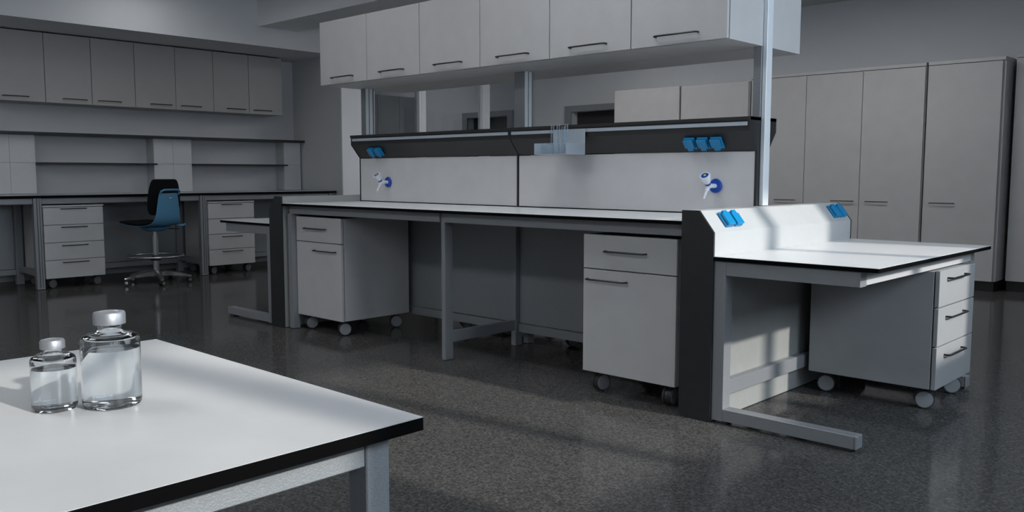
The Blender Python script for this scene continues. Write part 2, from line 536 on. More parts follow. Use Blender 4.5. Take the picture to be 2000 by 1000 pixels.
def mobile_cabinet(label, x0, x1, y0, y1, fronts, facing, angs, z0=0.107, z1=0.81, material='cabinet', lid=False, group=None, front_thick=0.02, wheel='wheel_grey'):
    """fronts: list of (z0, z1, kind, handle_centre_along, handle_z, handle_len). facing: '-y', '+y' or '+x'."""
    t = thing('mobile_cabinet', label, 'cabinet', ((x0 + x1) / 2, (y0 + y1) / 2, 0), group)
    ft = front_thick
    g = 0.006
    if facing == '-y':
        B(x0, x1, y0 + ft + g, y1, z0, z1).build('body', material, t)
    elif facing == '+y':
        B(x0, x1, y0, y1 - ft - g, z0, z1).build('body', material, t)
    else:
        B(x0, x1 - ft - g, y0, y1, z0, z1).build('body', material, t)
    for fz0, fz1, kind, hc, hz, hl in fronts:
        if facing == '-y':
            f = B(x0, x1, y0, y0 + ft, fz0, fz1).build(kind, material, t)
            handle_bar((hc, y0, hz), (1, 0, 0), (0, -1, 0), hl, 'black_handle', f)
        elif facing == '+y':
            f = B(x0, x1, y1 - ft, y1, fz0, fz1).build(kind, material, t)
            handle_bar((hc, y1, hz), (1, 0, 0), (0, 1, 0), hl, 'black_handle', f)
        else:
            f = B(x1 - ft, x1, y0, y1, fz0, fz1).build(kind, material, t)
            handle_bar((x1, hc, hz), (0, 1, 0), (1, 0, 0), hl, 'black_handle', f)
    if lid:
        if facing == '+x':
            B(x0, x1 + 0.005, y0 - 0.004, y1 + 0.004, z1 + 0.001, z1 + 0.016).build('top_board', material, t)
    i = 0.068
    for (cx, cy), a in zip(((x0 + i, y0 + i), (x1 - i, y0 + i), (x1 - i, y1 - i), (x0 + i, y1 - i)), angs):
        caster(t, cx, cy, math.radians(a), face=wheel)
    return t

# ------------------------------------------------------------------ island bench
IX0, IX1, IY1 = -3.325, 0.0, 1.506       # ends of the island and its far edge
YC = IY1 / 2
ZW, ZT = 0.902, 0.018
# worktops (front and rear bays)
for label, y0, y1 in (('long white island worktop with black edge, nearest the viewer', 0.0, 0.692),
                      ('rear white island worktop hidden behind the splash panels', IY1 - 0.692, IY1)):
    t = thing('worktop', label, 'worktop', ((IX0 + IX1) / 2, (y0 + y1) / 2, ZW - ZT), 'island worktops')
    B(IX0 + 0.001, IX1 - 0.001, y0, y1, ZW - ZT, ZW - 0.0012, bev=0.0008).build('core', 'black_core', t)
    B(IX0 + 0.001, IX1 - 0.001, y0 + 0.0008, y1 - 0.0008, ZW - 0.0012, ZW, bev=0).build('top_surface', 'white_top', t)

# under-frame
fr = thing('bench_frame', 'grey metal leg frame carrying the long island worktops', 'bench frame', ((IX0 + IX1) / 2, YC, 0))
XM0, XM1 = -1.687, -1.655
ZR0, ZR1 = 0.828, ZW - ZT - 0.001
for side in (0, 1):
    def yy(a, b):
        return (a, b) if side == 0 else (IY1 - b, IY1 - a)
    for x0, x1 in ((IX0 + 0.028, XM0 - 0.004), (XM1 + 0.001, IX1 - 0.005)):
        B(x0, x1, *yy(0.045, 0.085), ZR0, ZR1).build('rail', 'alu', fr)
    B(XM0, XM1, *yy(0.055, 0.118), 0.003, ZR1).build('leg', 'alu', fr)
    B(XM0 - 0.004, XM1 + 0.004, *yy(0.664, 0.722), 0.003, ZR1).build('leg', 'alu', fr)
    B(XM0 + 0.004, XM1 - 0.002, *yy(0.118, 0.664), 0.105, 0.172).build('stretcher', 'alu', fr)
    B(IX0 + 0.028, IX0 + 0.080, *yy(0.030, 0.085), 0.003, ZR0).build('leg', 'alu', fr)
    B(IX1 - 0.045, IX1 - 0.005, *yy(0.10, 0.16), 0.003, ZR0).build('leg', 'alu', fr)
for x0, x1 in ((IX0 + 0.028, XM0 - 0.006), (XM1 + 0.006, IX1 - 0.005)):
    B(x0, x1, 0.690, 0.715, 0.092, 0.147).build('bottom_rail', 'alu', fr)
    B(x0, x1, 0.700, 0.715, 0.151, ZR1 - 0.002).build('back_panel', 'alu', fr)

# service spine: splash panels, dark ledge, posts
sp = thing('service_spine', 'dark-edged service spine with pale splash panels along the island middle', 'service spine', ((IX0 + IX1) / 2, YC, ZW))
prof = [(0.615, 1.400), (0.615, 1.330), (0.694, 1.232), (0.694, ZW + 0.001), (IY1 - 0.694, ZW + 0.001), (IY1 - 0.694, 1.232), (IY1 - 0.615, 1.330), (IY1 - 0.615, 1.400)]
for x0, x1 in ((-3.3245, -3.3215), (-1.671, -1.659), (-0.012, 0.0)):
    MB().prism(prof, 'x', x0, x1).build('end_cap' if x0 != -1.671 else 'divider', 'anthracite', sp)
for x0, x1 in ((-3.320, -1.672), (-1.658, -0.013)):
    for s in (0, 1):
        def yy(y):
            return y if s == 0 else IY1 - y
        a, b = sorted((yy(0.6975), yy(0.709)))
        B(x0 + 0.003, x1 - 0.001, a, b, ZW + 0.006, 1.228).build('splash_panel', 'splash', sp)
        pr = [(yy(0.619), 1.383), (yy(0.619), 1.331), (yy(0.698), 1.233), (yy(0.72), 1.233), (yy(0.72), 1.383)]
        MB().prism(pr, 'x', x0, x1).build('slanted_panel', 'ledge', sp)
        a, b = sorted((yy(0.612), yy(0.6185)))
        B(x0 + 0.012, x1 - 0.004, a, b, 1.357, 1.376, bev=0.001).build('equipment_rail', 'steel', sp)
B(-3.333, 0.0, 0.613, IY1 - 0.613, 1.3835, 1.402, bev=0.001).build('ledge_top', 'ledge', sp)
# posts carrying the overhead cabinets: grey box with slotted pale face
HZ0, HZ1 = 1.757, 2.211
for x0, x1 in ((-3.320, -3.262), (-1.711, -1.620)):
    B(x0, x1, 0.712, IY1 - 0.712, 1.402, HZ0).build('post', 'alu', sp)
    for y0 in (0.7125, 0.7125 + 0.034):
        B(x1, x1 + 0.004, y0, y0 + 0.027, 1.402, HZ0, bev=0.0005).build('post_face', 'alu_light', sp)
    B(x1 + 0.0002, x1 + 0.0015, 0.7395, 0.7465, 1.402, HZ0, bev=0).build('slot', 'slot', sp)
B(-0.045, -0.001, 0.715, IY1 - 0.715, 1.402, HZ0).build('post', 'alu', sp)
tag(B(0.0012, 0.024, 0.722, 0.780, 0.953, Z_C - 0.002).build('support_pole', 'alu_light'), 'bright slim metal pole rising from the white riser to the ceiling', 'pole')

# overhead cabinets, six on each side
HX0, DW = -3.345, 3.345 / 6
ordinals = ['leftmost', 'second from the left', 'third from the left', 'fourth from the left', 'fifth from the left', 'rightmost, nearest the support pole']
for side in (0, 1):
    for i in range(6):
        x0 = HX0 + i * DW
        x1 = x0 + DW
        if side == 0:
            lab = 'grey overhead cabinet above the island, front row, ' + ordinals[i]
            t = thing('overhead_cabinet', lab, 'cabinet', ((x0 + x1) / 2, 0.55, HZ0), 'overhead cabinets above the island')
            B(x0, x1 - (0.0 if i < 5 else 0.0), 0.392, YC - 0.002, HZ0, HZ1, bev=0.001).build('body', 'cabinet', t)
            d = B(x0 + 0.003, x1 - (0.003 if i < 5 else 0), 0.364, 0.383, HZ0 + 0.001, HZ1).build('door', 'cabinet', t)
            hc = x0 + (0.275 if i in (0, 1, 2, 3, 4, 5) else 0.28)
            hc = (x0 + x1) / 2 + (0.0, 0.0, 0.0, 0.0, 0.0, 0.0)[i]
            handle_bar((hc, 0.364, HZ0 + 0.045), (1, 0, 0), (0, -1, 0), 0.245, 'black_handle', d)
        else:
            lab = 'grey overhead cabinet above the island, rear row ' + ordinals[i].split(',')[0]
            t = thing('overhead_cabinet', lab, 'cabinet', ((x0 + x1) / 2, 0.95, HZ0), 'rear overhead cabinets above the island')
            B(x0, x1, YC + 0.002, IY1 - 0.386, HZ0, HZ1, bev=0.001).build('body', 'cabinet', t)
            d = B(x0 + 0.0018, x1 - 0.0018, IY1 - 0.383, IY1 - 0.364, HZ0 + 0.001, HZ1).build('door', 'cabinet', t)
            handle_bar(((x0 + x1) / 2, IY1 - 0.364, HZ0 + 0.045), (1, 0, 0), (0, 1, 0), 0.245, 'black_handle', d)

# end risers with dark end panels, end desks on C-frames
def island_end(mir):
    s = -1 if mir else 1
    X = (lambda x: IX0 - x) if mir else (lambda x: x)
    def bx(x0, x1, *r, **k):
        a, b = sorted((X(x0), X(x1)))
        return MB().box(a, b, *r, **k)
    side = 'left, bench side' if mir else 'right, window side'
    word = 'far left' if mir else 'near right'
    t = thing('power_riser', 'white slanted power riser with dark end panels at the island\'s %s end' % word, 'power riser', (X(0.083), YC, 0), 'island power risers')
    pr = [(X(0.0015), 0.732), (X(0.0015), 0.950), (X(0.0895), 0.950), (X(0.1655), 0.8545), (X(0.1655), 0.732)]
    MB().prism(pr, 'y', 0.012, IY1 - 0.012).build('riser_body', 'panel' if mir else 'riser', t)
    bx(0.0015, 0.1655, 0.012, IY1 - 0.012, 0.003, 0.731).build('lower_panel', 'panel', t)
    pe = [(X(0.0005), 0.001), (X(0.0005), 0.951), (X(0.0905), 0.951), (X(0.1665), 0.855), (X(0.1665), 0.001)]
    MB().prism(pe, 'y', 0.0, 0.011, bev=0.0008).build('end_panel', 'anthracite', t)
    MB().prism(pe, 'y', IY1 - 0.011, IY1, bev=0.0008).build('end_panel', 'anthracite', t)
    tt = thing('end_desk', 'white desk top with black edge at the island\'s %s end' % word, 'desk', (X(0.527), YC, 0.732), 'island end desk tops')
    bx(0.167, 0.888, 0.0, IY1, 0.732, 0.7488, bev=0.0008).build('core', 'black_core', tt)
    bx(0.167, 0.8872, 0.0008, IY1 - 0.0008, 0.7488, 0.75, bev=0).build('top_surface', 'desk_top', tt)
    f = thing('desk_frame', 'grey C-shaped metal frame under the island\'s %s desk top' % word, 'desk frame', (X(0.5), YC, 0), 'island end desk frames')
    for y0, y1 in ((0.010, 0.072), (IY1 - 0.072, IY1 - 0.010)):
        bx(0.168, 0.224, y0, y1, 0.012, 0.731).build('upright', 'alu', f)
        bx(0.2245, 0.815, y0, y1, 0.668, 0.731).build('top_beam', 'alu', f)
        foot = bx(0.2245, 0.812, y0, y1, 0.014, 0.068).build('foot', 'alu', f)
        bx(0.8125, 0.824, y0, y1, 0.013, 0.069, bev=0.003).build('foot_cap', 'alu', f)
        bx(0.75, 0.80, y0 + 0.006, y1 - 0.006, 0.001, 0.0135).build('glide', 'wheel_dark', f)
        bx(0.19, 0.24, y0 + 0.006, y1 - 0.006, 0.001, 0.0135).build('glide', 'wheel_dark', f)
    bx(0.795, 0.815, 0.073, IY1 - 0.073, 0.672, 0.722).build('front_rail', 'cabinet', f)
    bx(0.170, 0.208, 0.073, IY1 - 0.073, 0.118, 0.185).build('bottom_rail', 'alu', f)
    return t
island_end(False)
island_end(True)

# mobile cabinets of the island
Z3 = 0.636
mobile_cabinet('grey mobile cabinet with one drawer and door, under the island\'s left end', -3.240, -2.705, 0.065, 0.655,
               [(0.107, Z3 - 0.003, 'door', -2.886, 0.580, 0.245), (Z3 + 0.003, 0.81, 'drawer', -3.0, 0.731, 0.245)], '-y', (-20, -25, -35, -30), group='mobile cabinets under the island')
mobile_cabinet('grey mobile cabinet with one drawer and door, beside the dark panel near the viewer', -0.617, -0.062, 0.065, 0.655,
               [(0.107, Z3 - 0.003, 'door', -0.466, 0.583, 0.24), (Z3 + 0.003, 0.81, 'drawer', -0.354, 0.730, 0.24)], '-y', (-15, 5, -35, -30), group='mobile cabinets under the island')
mobile_cabinet('grey three-drawer mobile cabinet under the sunlit desk on the right', 0.235, 0.85, 0.855, 1.39,
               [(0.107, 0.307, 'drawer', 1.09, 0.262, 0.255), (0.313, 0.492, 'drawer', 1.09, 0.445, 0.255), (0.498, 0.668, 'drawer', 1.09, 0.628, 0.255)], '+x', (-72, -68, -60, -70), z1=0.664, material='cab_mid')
for lab, x0 in (('grey mobile cabinet on the island\'s far side, behind the left back panel', -2.45), ('grey mobile cabinet on the island\'s far side, behind the right back panel', -1.45)):
    mobile_cabinet(lab, x0, x0 + 0.55, IY1 - 0.655, IY1 - 0.065,
                   [(0.107, Z3 - 0.003, 'door', x0 + 0.37, 0.580, 0.245), (Z3 + 0.003, 0.81, 'drawer', x0 + 0.27, 0.731, 0.245)], '+y', (-30, -25, -35, -30), group='mobile cabinets on the far side of the island')

# blue sockets
def socket(label, origin, right, upv, out, group, w=0.062, h=0.07, d=0.022, mat_='socket'):
    """Small blue socket housing with hinged lid; origin = centre on the mounting face."""
    t = bpy.data.objects.new('power_socket', None)
    COL.objects.link(t)
    R = Matrix((Vector(right), Vector(upv), Vector(out))).transposed().to_4x4()
    t.matrix_world = Matrix.Translation(origin) @ R
    WORLD[t] = (0, 0, 0)
    tag(t, label, 'socket', group)
    MB().box(-w / 2, w / 2, -h / 2, h / 2, 0.0005, d * 0.45, bev=0.002).build('housing', mat_, t)
    lid = [(-w / 2 + 0.003, -h / 2 + 0.002), (w / 2 - 0.001, -h / 2 + 0.002), (w / 2 - 0.001, h / 2 - 0.018), (w / 2 - 0.014, h / 2 - 0.018), (w / 2 - 0.014, h / 2), (-w / 2 + 0.016, h / 2), (-w / 2 + 0.016, h / 2 - 0.014), (-w / 2 + 0.003, h / 2 - 0.014)]
    MB().prism(lid, 'z', d * 0.55, d, bev=0.0015).build('lid', mat_, t)
    MB().box(-w / 2 + 0.018, w / 2 - 0.018, -h / 2 + 0.006, h / 2 - 0.008, d * 0.4, d * 0.6, bev=0).build('hinge_block', 'tap_blue', t)
    return t

# slope of the riser: from (0.0905,0.951) to (0.1665,0.855)
sl = Vector((0.076, 0, -0.096)).normalized()
nrm = Vector((0.096, 0, 0.076)).normalized()
cen = Vector((0.1285, 0, 0.903)) + nrm * 0.0005
for y, lab in ((0.158, 'bright blue socket on the white riser, nearest the dark end panel'), (0.236, 'bright blue socket on the white riser, right one of the near pair'),
               (1.335, 'bright blue socket on the white riser, left one of the far pair'), (1.413, 'bright blue socket on the white riser, at its far end')):
    socket(lab, (cen.x, y, cen.z), (0, 1, 0), -sl, nrm, 'sockets on the riser', w=0.064, h=0.078, d=0.026)
# slanted dark panel faces down and to the front
sd = Vector((0, 0.079, -0.098)).normalized()
nd_ = Vector((0, -0.098, -0.079)).normalized()
cd = Vector((0, 0.659, 1.2805)) + nd_ * 0.001
names3 = ((-3.105, 'dull blue socket at the dark ledge\'s left end, left of the two'), (-3.025, 'dull blue socket at the dark ledge\'s left end, right of the two'),
          (-0.365, 'blue socket on the dark ledge above the right tap, left of the three'), (-0.285, 'blue socket on the dark ledge above the right tap, middle of the three'), (-0.205, 'blue socket on the dark ledge above the right tap, right of the three'))
for x, lab in names3:
    socket(lab, (x, cd.y, cd.z), (-1, 0, 0), sd, nd_, 'sockets on the dark ledge', w=0.062, h=0.070, d=0.030)

# laboratory taps
def tap(label, x):
    z = 1.050
    t = thing('lab_tap', label, 'tap', (x, 0.697, z), 'lab taps on the splash panels')
    out = []
    n = 40
    for k in range(n):
        a = 2 * math.pi * k / n
        c, s_ = math.cos(a), math.sin(a)
        out.append((x + 0.036 * c * (1.0 + 0.0 * s_), z + (0.036 * s_ if s_ < 0 else 0.040 * s_ * (1 - 0.10 * abs(c)))))
    MB().prism(out, 'y', 0.683, 0.6973, bev=0.002).build('base_plate', 'tap_blue', t)
    def along(p, d):
        d = Vector(d).normalized()
        return Matrix.Translation(p) @ d.to_track_quat('Z', 'Y').to_matrix().to_4x4()
    MB().lathe([(0, 0), (0.012, 0), (0.012, 0.04), (0.015, 0.045), (0.015, 0.06), (0.010, 0.068), (0, 0.068)], 20, along((x, 0.684, z + 0.001), (-0.10, -1, 0.02))).build('valve_body', 'tap_white', t)
    bp = Vector((x - 0.006, 0.628, z + 0.004))
    MB().lathe([(0, -0.004), (0.013, -0.004), (0.012, 0.016), (0.010, 0.03), (0.0075, 0.032), (0.0065, 0.055), (0.0045, 0.075), (0.002, 0.0755), (0, 0.0755)], 18, along(bp, (-0.12, -0.42, -0.95))).build('nozzle', 'tap_white', t)
    kd = Vector((0.04, -0.64, 0.77)).normalized()
    kp = bp + kd * 0.006
    MB().lathe([(0, 0), (0.0145, 0), (0.0165, 0.006), (0.0165, 0.012), (0, 0.012)], 20, along(kp, kd)).build('collar', 'tap_blue', t)
    kn = MB().lathe([(0, 0.0125), (0.0155, 0.0125), (0.0275, 0.052), (0.0285, 0.058), (0.0265, 0.062), (0, 0.062)], 28, along(kp, kd)).build('knob', 'tap_white', t)
    MB().lathe([(0, 0.0622), (0.020, 0.0622), (0.0195, 0.0632), (0, 0.0634)], 24, along(kp, kd)).build('knob_ring', 'tap_blue', kn)
    MB().lathe([(0, 0.0636), (0.007, 0.0636), (0.0065, 0.0646), (0, 0.0648)], 20, along(kp, kd)).build('knob_dot', 'yellow', kn)
tap('white and blue lab tap on the left splash panel', -2.975)
tap('white and blue lab tap on the right splash panel, below the three sockets', -0.232)

# test tube holder hooked on the ledge rail
rk = thing('test_tube_holder', 'pale metal test tube holder hanging on the dark ledge', 'holder', (-1.17, 0.55, 1.225))
RX0, RX1, RY0, RY1, RZ0, RZ1 = -1.290, -1.045, 0.435, 0.606, 1.228, 1.290
e = 0.003
B(RX0, RX1, RY1 - e, RY1, RZ0, 1.376, bev=0.0005).build('back_plate', 'steel', rk)
B(RX0, RX1, RY0, RY1 - e, RZ0 - 0.003, RZ0, bev=0.0005).build('tray', 'steel', rk)
B(RX0, RX0 + e, RY0, RY1 - e, RZ0, RZ1, bev=0.0005).build('side_plate', 'steel', rk)
B(RX1 - e, RX1, RY0, RY1 - e, RZ0, RZ1, bev=0.0005).build('side_plate', 'steel', rk)
B(RX0 + e, RX1 - e, RY0, RY0 + 0.004, RZ1 - 0.004, RZ1, bev=0.0005).build('front_bar', 'steel', rk)
for x, y, h, lab in ((-1.205, 0.500, 0.170, 'clear glass test tube in the holder, leftmost of four'), (-1.165, 0.505, 0.170, 'clear glass test tube in the holder, second from left'),
                     (-1.150, 0.530, 0.160, 'shorter clear glass test tube in the holder, third from left'), (-1.100, 0.500, 0.172, 'clear glass test tube in the holder, rightmost of four')):
    r, wt = 0.0095, 0.0013
    zb = 1.2286
    prof_t = [(0, 0), (r * 0.5, 0.0015), (r * 0.87, 0.005), (r, 0.0095), (r, h - 0.003), (r + 0.0012, h - 0.001), (r + 0.0012, h), (r - wt, h), (r - wt, 0.010), (r * 0.72, 0.006), (r * 0.4, 0.003), (0, 0.002)]
    tag(MB().lathe(prof_t, 20, Matrix.Translation((x, y, zb))).build('test_tube', 'tube_glass', None), lab, 'test tube', 'test tubes in the holder')

# ------------------------------------------------------------------ left wall bench
BX = -6.80
t = thing('worktop', 'long pale bench worktop with black edge along the left wall', 'worktop', (-7.18, 0.37, 0.879))
B(-7.555, BX, -2.25, 2.935, 0.879, 0.9028, bev=0.0008).build('core', 'black_core', t)
B(-7.555, BX - 0.0008, -2.249, 2.934, 0.9028, 0.904, bev=0).build('top_surface', 'table_top', t)
bf = thing('bench_frame', 'grey metal leg frame of the left wall bench', 'bench frame', (-7.1, 0.37, 0))
posts = (-2.145, -0.470, 1.200, 2.875)
for yc in posts:
    lg = B(-6.870, -6.812, yc - 0.036, yc + 0.036, 0.003, 0.878).build('leg', 'alu', bf)
    B(-6.8125, -6.8105, yc - 0.010, yc - 0.004, 0.02, 0.875, bev=0).build('groove', 'slot', lg)
    B(-6.8125, -6.8105, yc + 0.014, yc + 0.018, 0.02, 0.875, bev=0).build('groove', 'slot', lg)
    B(-7.445, -7.385, yc - 0.034, yc + 0.034, 0.003, 0.878).build('leg', 'alu', bf)
    B(-7.385, -6.870, yc - 0.02, yc + 0.02, 0.13, 0.185).build('stretcher', 'alu', bf)
for a, b in zip(posts[:-1], posts[1:]):
    B(-6.872, -6.825, a + 0.037, b - 0.037, 0.818, 0.878, bev=0.006).build('rail', 'alu', bf)
    B(-7.440, -7.400, a + 0.035, b - 0.035, 0.10, 0.155).build('bottom_rail', 'alu', bf)
    B(-7.440, -7.425, a + 0.035, b - 0.035, 0.158, 0.878).build('back_panel', 'alu', bf)
# storage columns between worktop and shelf
cols = ((-0.705, -0.225, 'white speckled panel column on the left bench, at the picture\'s left edge'), (1.007, 1.455, 'white speckled panel column on the left bench, behind the chair'),
        (2.680, 2.922, 'narrow white speckled panel column at the left bench\'s right end'))
for y0, y1, lab in cols:
    t = thing('service_column', lab, 'column', (-7.64, (y0 + y1) / 2, 0.905), 'service columns on the left bench')
    B(X_L + 0.002, -7.562, y0, y1, 0.905, 1.505).build('body', 'column', t)
    ym = (y0 + y1) / 2 if y1 - y0 > 0.3 else None
    cells = [(y0, ym), (ym, y1)] if ym else [(y0, y1)]
    for a, b in cells:
        for z0, z1 in ((0.907, 1.219), (1.222, 1.503)):
            B(-7.5615, -7.551, a + 0.001, b - 0.001, z0, z1, bev=0.001).build('panel', 'column', t)
tag(B(X_L + 0.002, -7.45, -2.25, 2.925, 1.507, 1.532, bev=0.001).build('long_shelf', 'ledge'), 'long dark shelf board topping the columns on the left wall', 'shelf')
tag(B(X_L + 0.002, -7.455, -0.222, 1.004, 1.207, 1.226, bev=0.001).build('niche_shelf', 'ledge'), 'dark niche shelf on the left wall, left of the chair back', 'shelf', 'niche shelves')
tag(B(X_L + 0.002, -7.455, 1.458, 2.677, 1.207, 1.226, bev=0.001).build('niche_shelf', 'ledge'), 'dark niche shelf on the left wall, right of the chair back', 'shelf', 'niche shelves')
# pedestals
for y0, lab in ((-0.428, 'grey four-drawer pedestal under the left bench, left of the chair'), (1.247, 'grey four-drawer pedestal under the left bench, right of the chair')):
    z = [0.10, 0.276, 0.446, 0.616, 0.786]
    fr_ = [(z[k] + (0 if k == 0 else 0.003), z[k + 1] - 0.003, 'drawer', y0 + 0.277, (0.252, 0.416, 0.594, 0.772)[k], 0.235) for k in range(4)]
    mobile_cabinet(lab, -7.36, -6.80, y0, y0 + 0.555, fr_, '+x', (-60, 20, 15, -60), z0=0.10, z1=0.79, lid=True, group='pedestals under the left bench', wheel='wheel_mid')

# wall cabinets over the left bench
UD = 0.4555
names_u = ['cut off at the picture\'s left edge', 'second from the picture\'s left edge', 'third from the picture\'s left edge', 'fourth from the picture\'s left edge',
           'third from the right end', 'second from the right end', 'at the right end beside the corner']
ux1 = 2.582
for i in range(7):
    y1 = ux1 - (6 - i) * UD
    y0 = y1 - UD
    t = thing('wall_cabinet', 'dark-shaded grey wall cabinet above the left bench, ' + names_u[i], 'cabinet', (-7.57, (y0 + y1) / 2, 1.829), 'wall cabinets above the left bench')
    B(X_L + 0.002, -7.422, y0 + 0.0005, y1 - 0.0005, 1.829, 2.522, bev=0.001).build('body', 'cab_shaded', t)
    d = B(-7.418, -7.40, y0 + 0.0025, y1 - 0.0025, 1.829, 2.520).build('door', 'cab_shaded', t)
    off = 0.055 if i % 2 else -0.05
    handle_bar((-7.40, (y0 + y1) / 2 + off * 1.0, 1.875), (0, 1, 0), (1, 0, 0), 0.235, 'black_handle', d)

# ------------------------------------------------------------------ lab chair
def lab_chair():
    cx, cy = -6.54, 0.53
    t = thing('lab_chair', 'tall blue and black lab chair with foot ring, facing the left bench', 'chair', (cx, cy, 0))
    # built in local coordinates, facing -x
    def mv(mb):
        mb.v = [(cx + v[0], cy + v[1], v[2]) for v in mb.v]
        return mb
    # star base
    hub = mv(MB().lathe([(0, 0.075), (0.045, 0.075), (0.048, 0.09), (0.042, 0.125), (0.03, 0.135), (0, 0.135)], 24)).build('hub', 'chrome', t)
    for k in range(5):
        a = math.radians(-87 - 15 + 72 * k)
        ca, sa = math.cos(a), math.sin(a)
        leg = MB()
        bm = bmesh.new()
        rings = []
        for q, (d, wd, z0, z1) in enumerate(((0.03, 0.030, 0.075, 0.130), (0.12, 0.027, 0.078, 0.128), (0.22, 0.023, 0.072, 0.108), (0.31, 0.019, 0.058, 0.080), (0.335, 0.014, 0.056, 0.076))):
            rings.append([bm.verts.new((d * ca - s_ * wd * sa * f, d * sa + s_ * wd * ca * f, z)) for s_, z, f in ((-1, z0, 0.8), (1, z0, 0.8), (1, z1 - 0.008, 1), (0.5, z1, 1), (-0.5, z1, 1), (-1, z1 - 0.008, 1))])
        for r0, r1 in zip(rings[:-1], rings[1:]):
            for j in range(6):
                bm.faces.new((r0[j], r0[(j + 1) % 6], r1[(j + 1) % 6], r1[j]))
        bm.faces.new(rings[0]); bm.faces.new(rings[-1][::-1])
        bmesh.ops.recalc_face_normals(bm, faces=bm.faces[:])
        leg._bm(bm, True)
        lg = mv(leg).build('base_leg', 'chrome', t)
        px, py = 0.315 * ca, 0.315 * sa
        ax = math.radians((-40, 0, -20, 30, -50)[k])
        R = Matrix.Rotation(ax, 4, 'Z') @ Matrix.Rotation(math.pi / 2, 4, 'Y')
        T = Matrix.Translation((px, py, 0.029))
        fk = mv(MB().lathe([(0, 0.03), (0.012, 0.03), (0.012, 0.062), (0, 0.062)], 12, Matrix.Translation((px, py, 0))).lathe([(0, -0.008), (0.024, -0.008), (0.024, 0.008), (0, 0.008)], 16, T @ R)).build('caster', 'wheel_black', t)
        for s_ in (-1, 1):
            z0, z1 = (0.009, 0.024) if s_ > 0 else (-0.024, -0.009)
            mv(MB().lathe([(0, z0), (0.026, z0), (0.028, z0 + 0.003), (0.028, z1 - 0.003), (0.026, z1), (0, z1)], 20, T @ R)).build('wheel', 'wheel_black', fk)
            zz = s_ * 0.0242
            mv(MB().lathe([(0, zz), (0.016, zz), (0, zz + s_ * 0.002)], 16, T @ R)).build('wheel_cap', 'chrome', fk)
    # column
    mv(MB().lathe([(0, 0.13), (0.029, 0.13), (0.029, 0.30), (0.0285, 0.49), (0, 0.49)], 24)).build('lower_column', 'chrome', t)
    mv(MB().lathe([(0, 0.485), (0.021, 0.485), (0.021, 0.57), (0, 0.57)], 20)).build('gas_spring', 'chrome', t)
    # foot ring
    N = 56
    mv(MB().tube([(0.265 * math.cos(2 * math.pi * k / N), 0.265 * math.sin(2 * math.pi * k / N), 0.280) for k in range(N)], 0.0105, 10, closed=True)).build('foot_ring', 'chrome', t)
    rh = MB().lathe([(0.0, 0.235), (0.05, 0.235), (0.055, 0.25), (0.035, 0.285), (0.0, 0.285)], 20)
    for k in range(3):
        a = math.radians(20 + 120 * k)
        rh.tube([(0.03 * math.cos(a), 0.03 * math.sin(a), 0.255), (0.16 * math.cos(a), 0.16 * math.sin(a), 0.262), (0.258 * math.cos(a), 0.258 * math.sin(a), 0.276)], 0.017, 8, sx=0.55)
    mv(rh).build('ring_bracket', 'wheel_black', t)
    # shell: one swept surface from the seat front under the seat and up the back
    path = [(-0.285, 0.600, 0.185), (-0.25, 0.588, 0.200), (-0.15, 0.578, 0.212), (-0.03, 0.572, 0.215), (0.08, 0.574, 0.205), (0.15, 0.590, 0.185), (0.195, 0.625, 0.165), (0.215, 0.680, 0.150), (0.222, 0.760, 0.138), (0.226, 0.850, 0.126), (0.230, 0.920, 0.115)]
    def sheet(path, th, curve, lift=0.0):
        bm = bmesh.new()
        cols_ = 11
        rows = []
        n = len(path)
        for i, (x, z, hw) in enumerate(path):
            a = Vector((path[max(i - 1, 0)][0], path[max(i - 1, 0)][1]))
            b = Vector((path[min(i + 1, n - 1)][0], path[min(i + 1, n - 1)][1]))
            d = (b - a).normalized()
            nx, nz = -d.y, d.x
            row = []
            for side_ in (0, 1):
                for j in range(cols_):
                    s_ = -1 + 2 * j / (cols_ - 1)
                    h = curve * s_ * s_ + (th if side_ else 0) * (1 - 0.5 * abs(s_) ** 4) + lift
                    row.append(bm.verts.new((x + nx * h, s_ * hw, z + nz * h)))
            rows.append(row)
        c = cols_
        for r0, r1 in zip(rows[:-1], rows[1:]):
            for j in range(c - 1):
                bm.faces.new((r0[j], r0[j + 1], r1[j + 1], r1[j]))
                bm.faces.new((r0[c + j], r1[c + j], r1[c + j + 1], r0[c + j + 1]))
            bm.faces.new((r0[0], r1[0], r1[c], r0[c]))
            bm.faces.new((r0[c - 1], r0[2 * c - 1], r1[2 * c - 1], r1[c - 1]))
        for r_ in (rows[0], rows[-1]):
            for j in range(c - 1):
                bm.faces.new((r_[j], r_[j + 1], r_[c + j + 1], r_[c + j]))
        bmesh.ops.recalc_face_normals(bm, faces=bm.faces[:])
        mb_ = MB()
        mb_._bm(bm, True)
        return mb_
    sh = mv(sheet(path, 0.016, 0.012)).build('seat_shell', 'chair_blue', t)
    md = sh.modifiers.new('subd', 'SUBSURF'); md.levels = 1; md.render_levels = 1
    # grip loop at the top of the back and the mounting block below the seat
    mv(MB().tube([(0.228, -0.112, 0.905), (0.246, -0.112, 0.936), (0.262, -0.085, 0.950), (0.266, 0, 0.952), (0.262, 0.085, 0.950), (0.246, 0.112, 0.936), (0.228, 0.112, 0.905)], 0.0105, 10)).build('grip', 'chair_blue', sh)
    mv(MB().lathe([(0, 0.530), (0.075, 0.530), (0.12, 0.548), (0.15, 0.575), (0, 0.575)], 24)).build('seat_mount', 'chair_blue', sh)
    mv(MB().box(0.2395, 0.2435, -0.018, 0.018, 0.866, 0.876, bev=0)).build('badge', 'logo', sh)
    mv(MB().tube([(0.16, 0.16, 0.585), (0.20, 0.19, 0.588), (0.215, 0.20, 0.60)], 0.012, 8)).build('side_knob', 'chair_blue', sh)
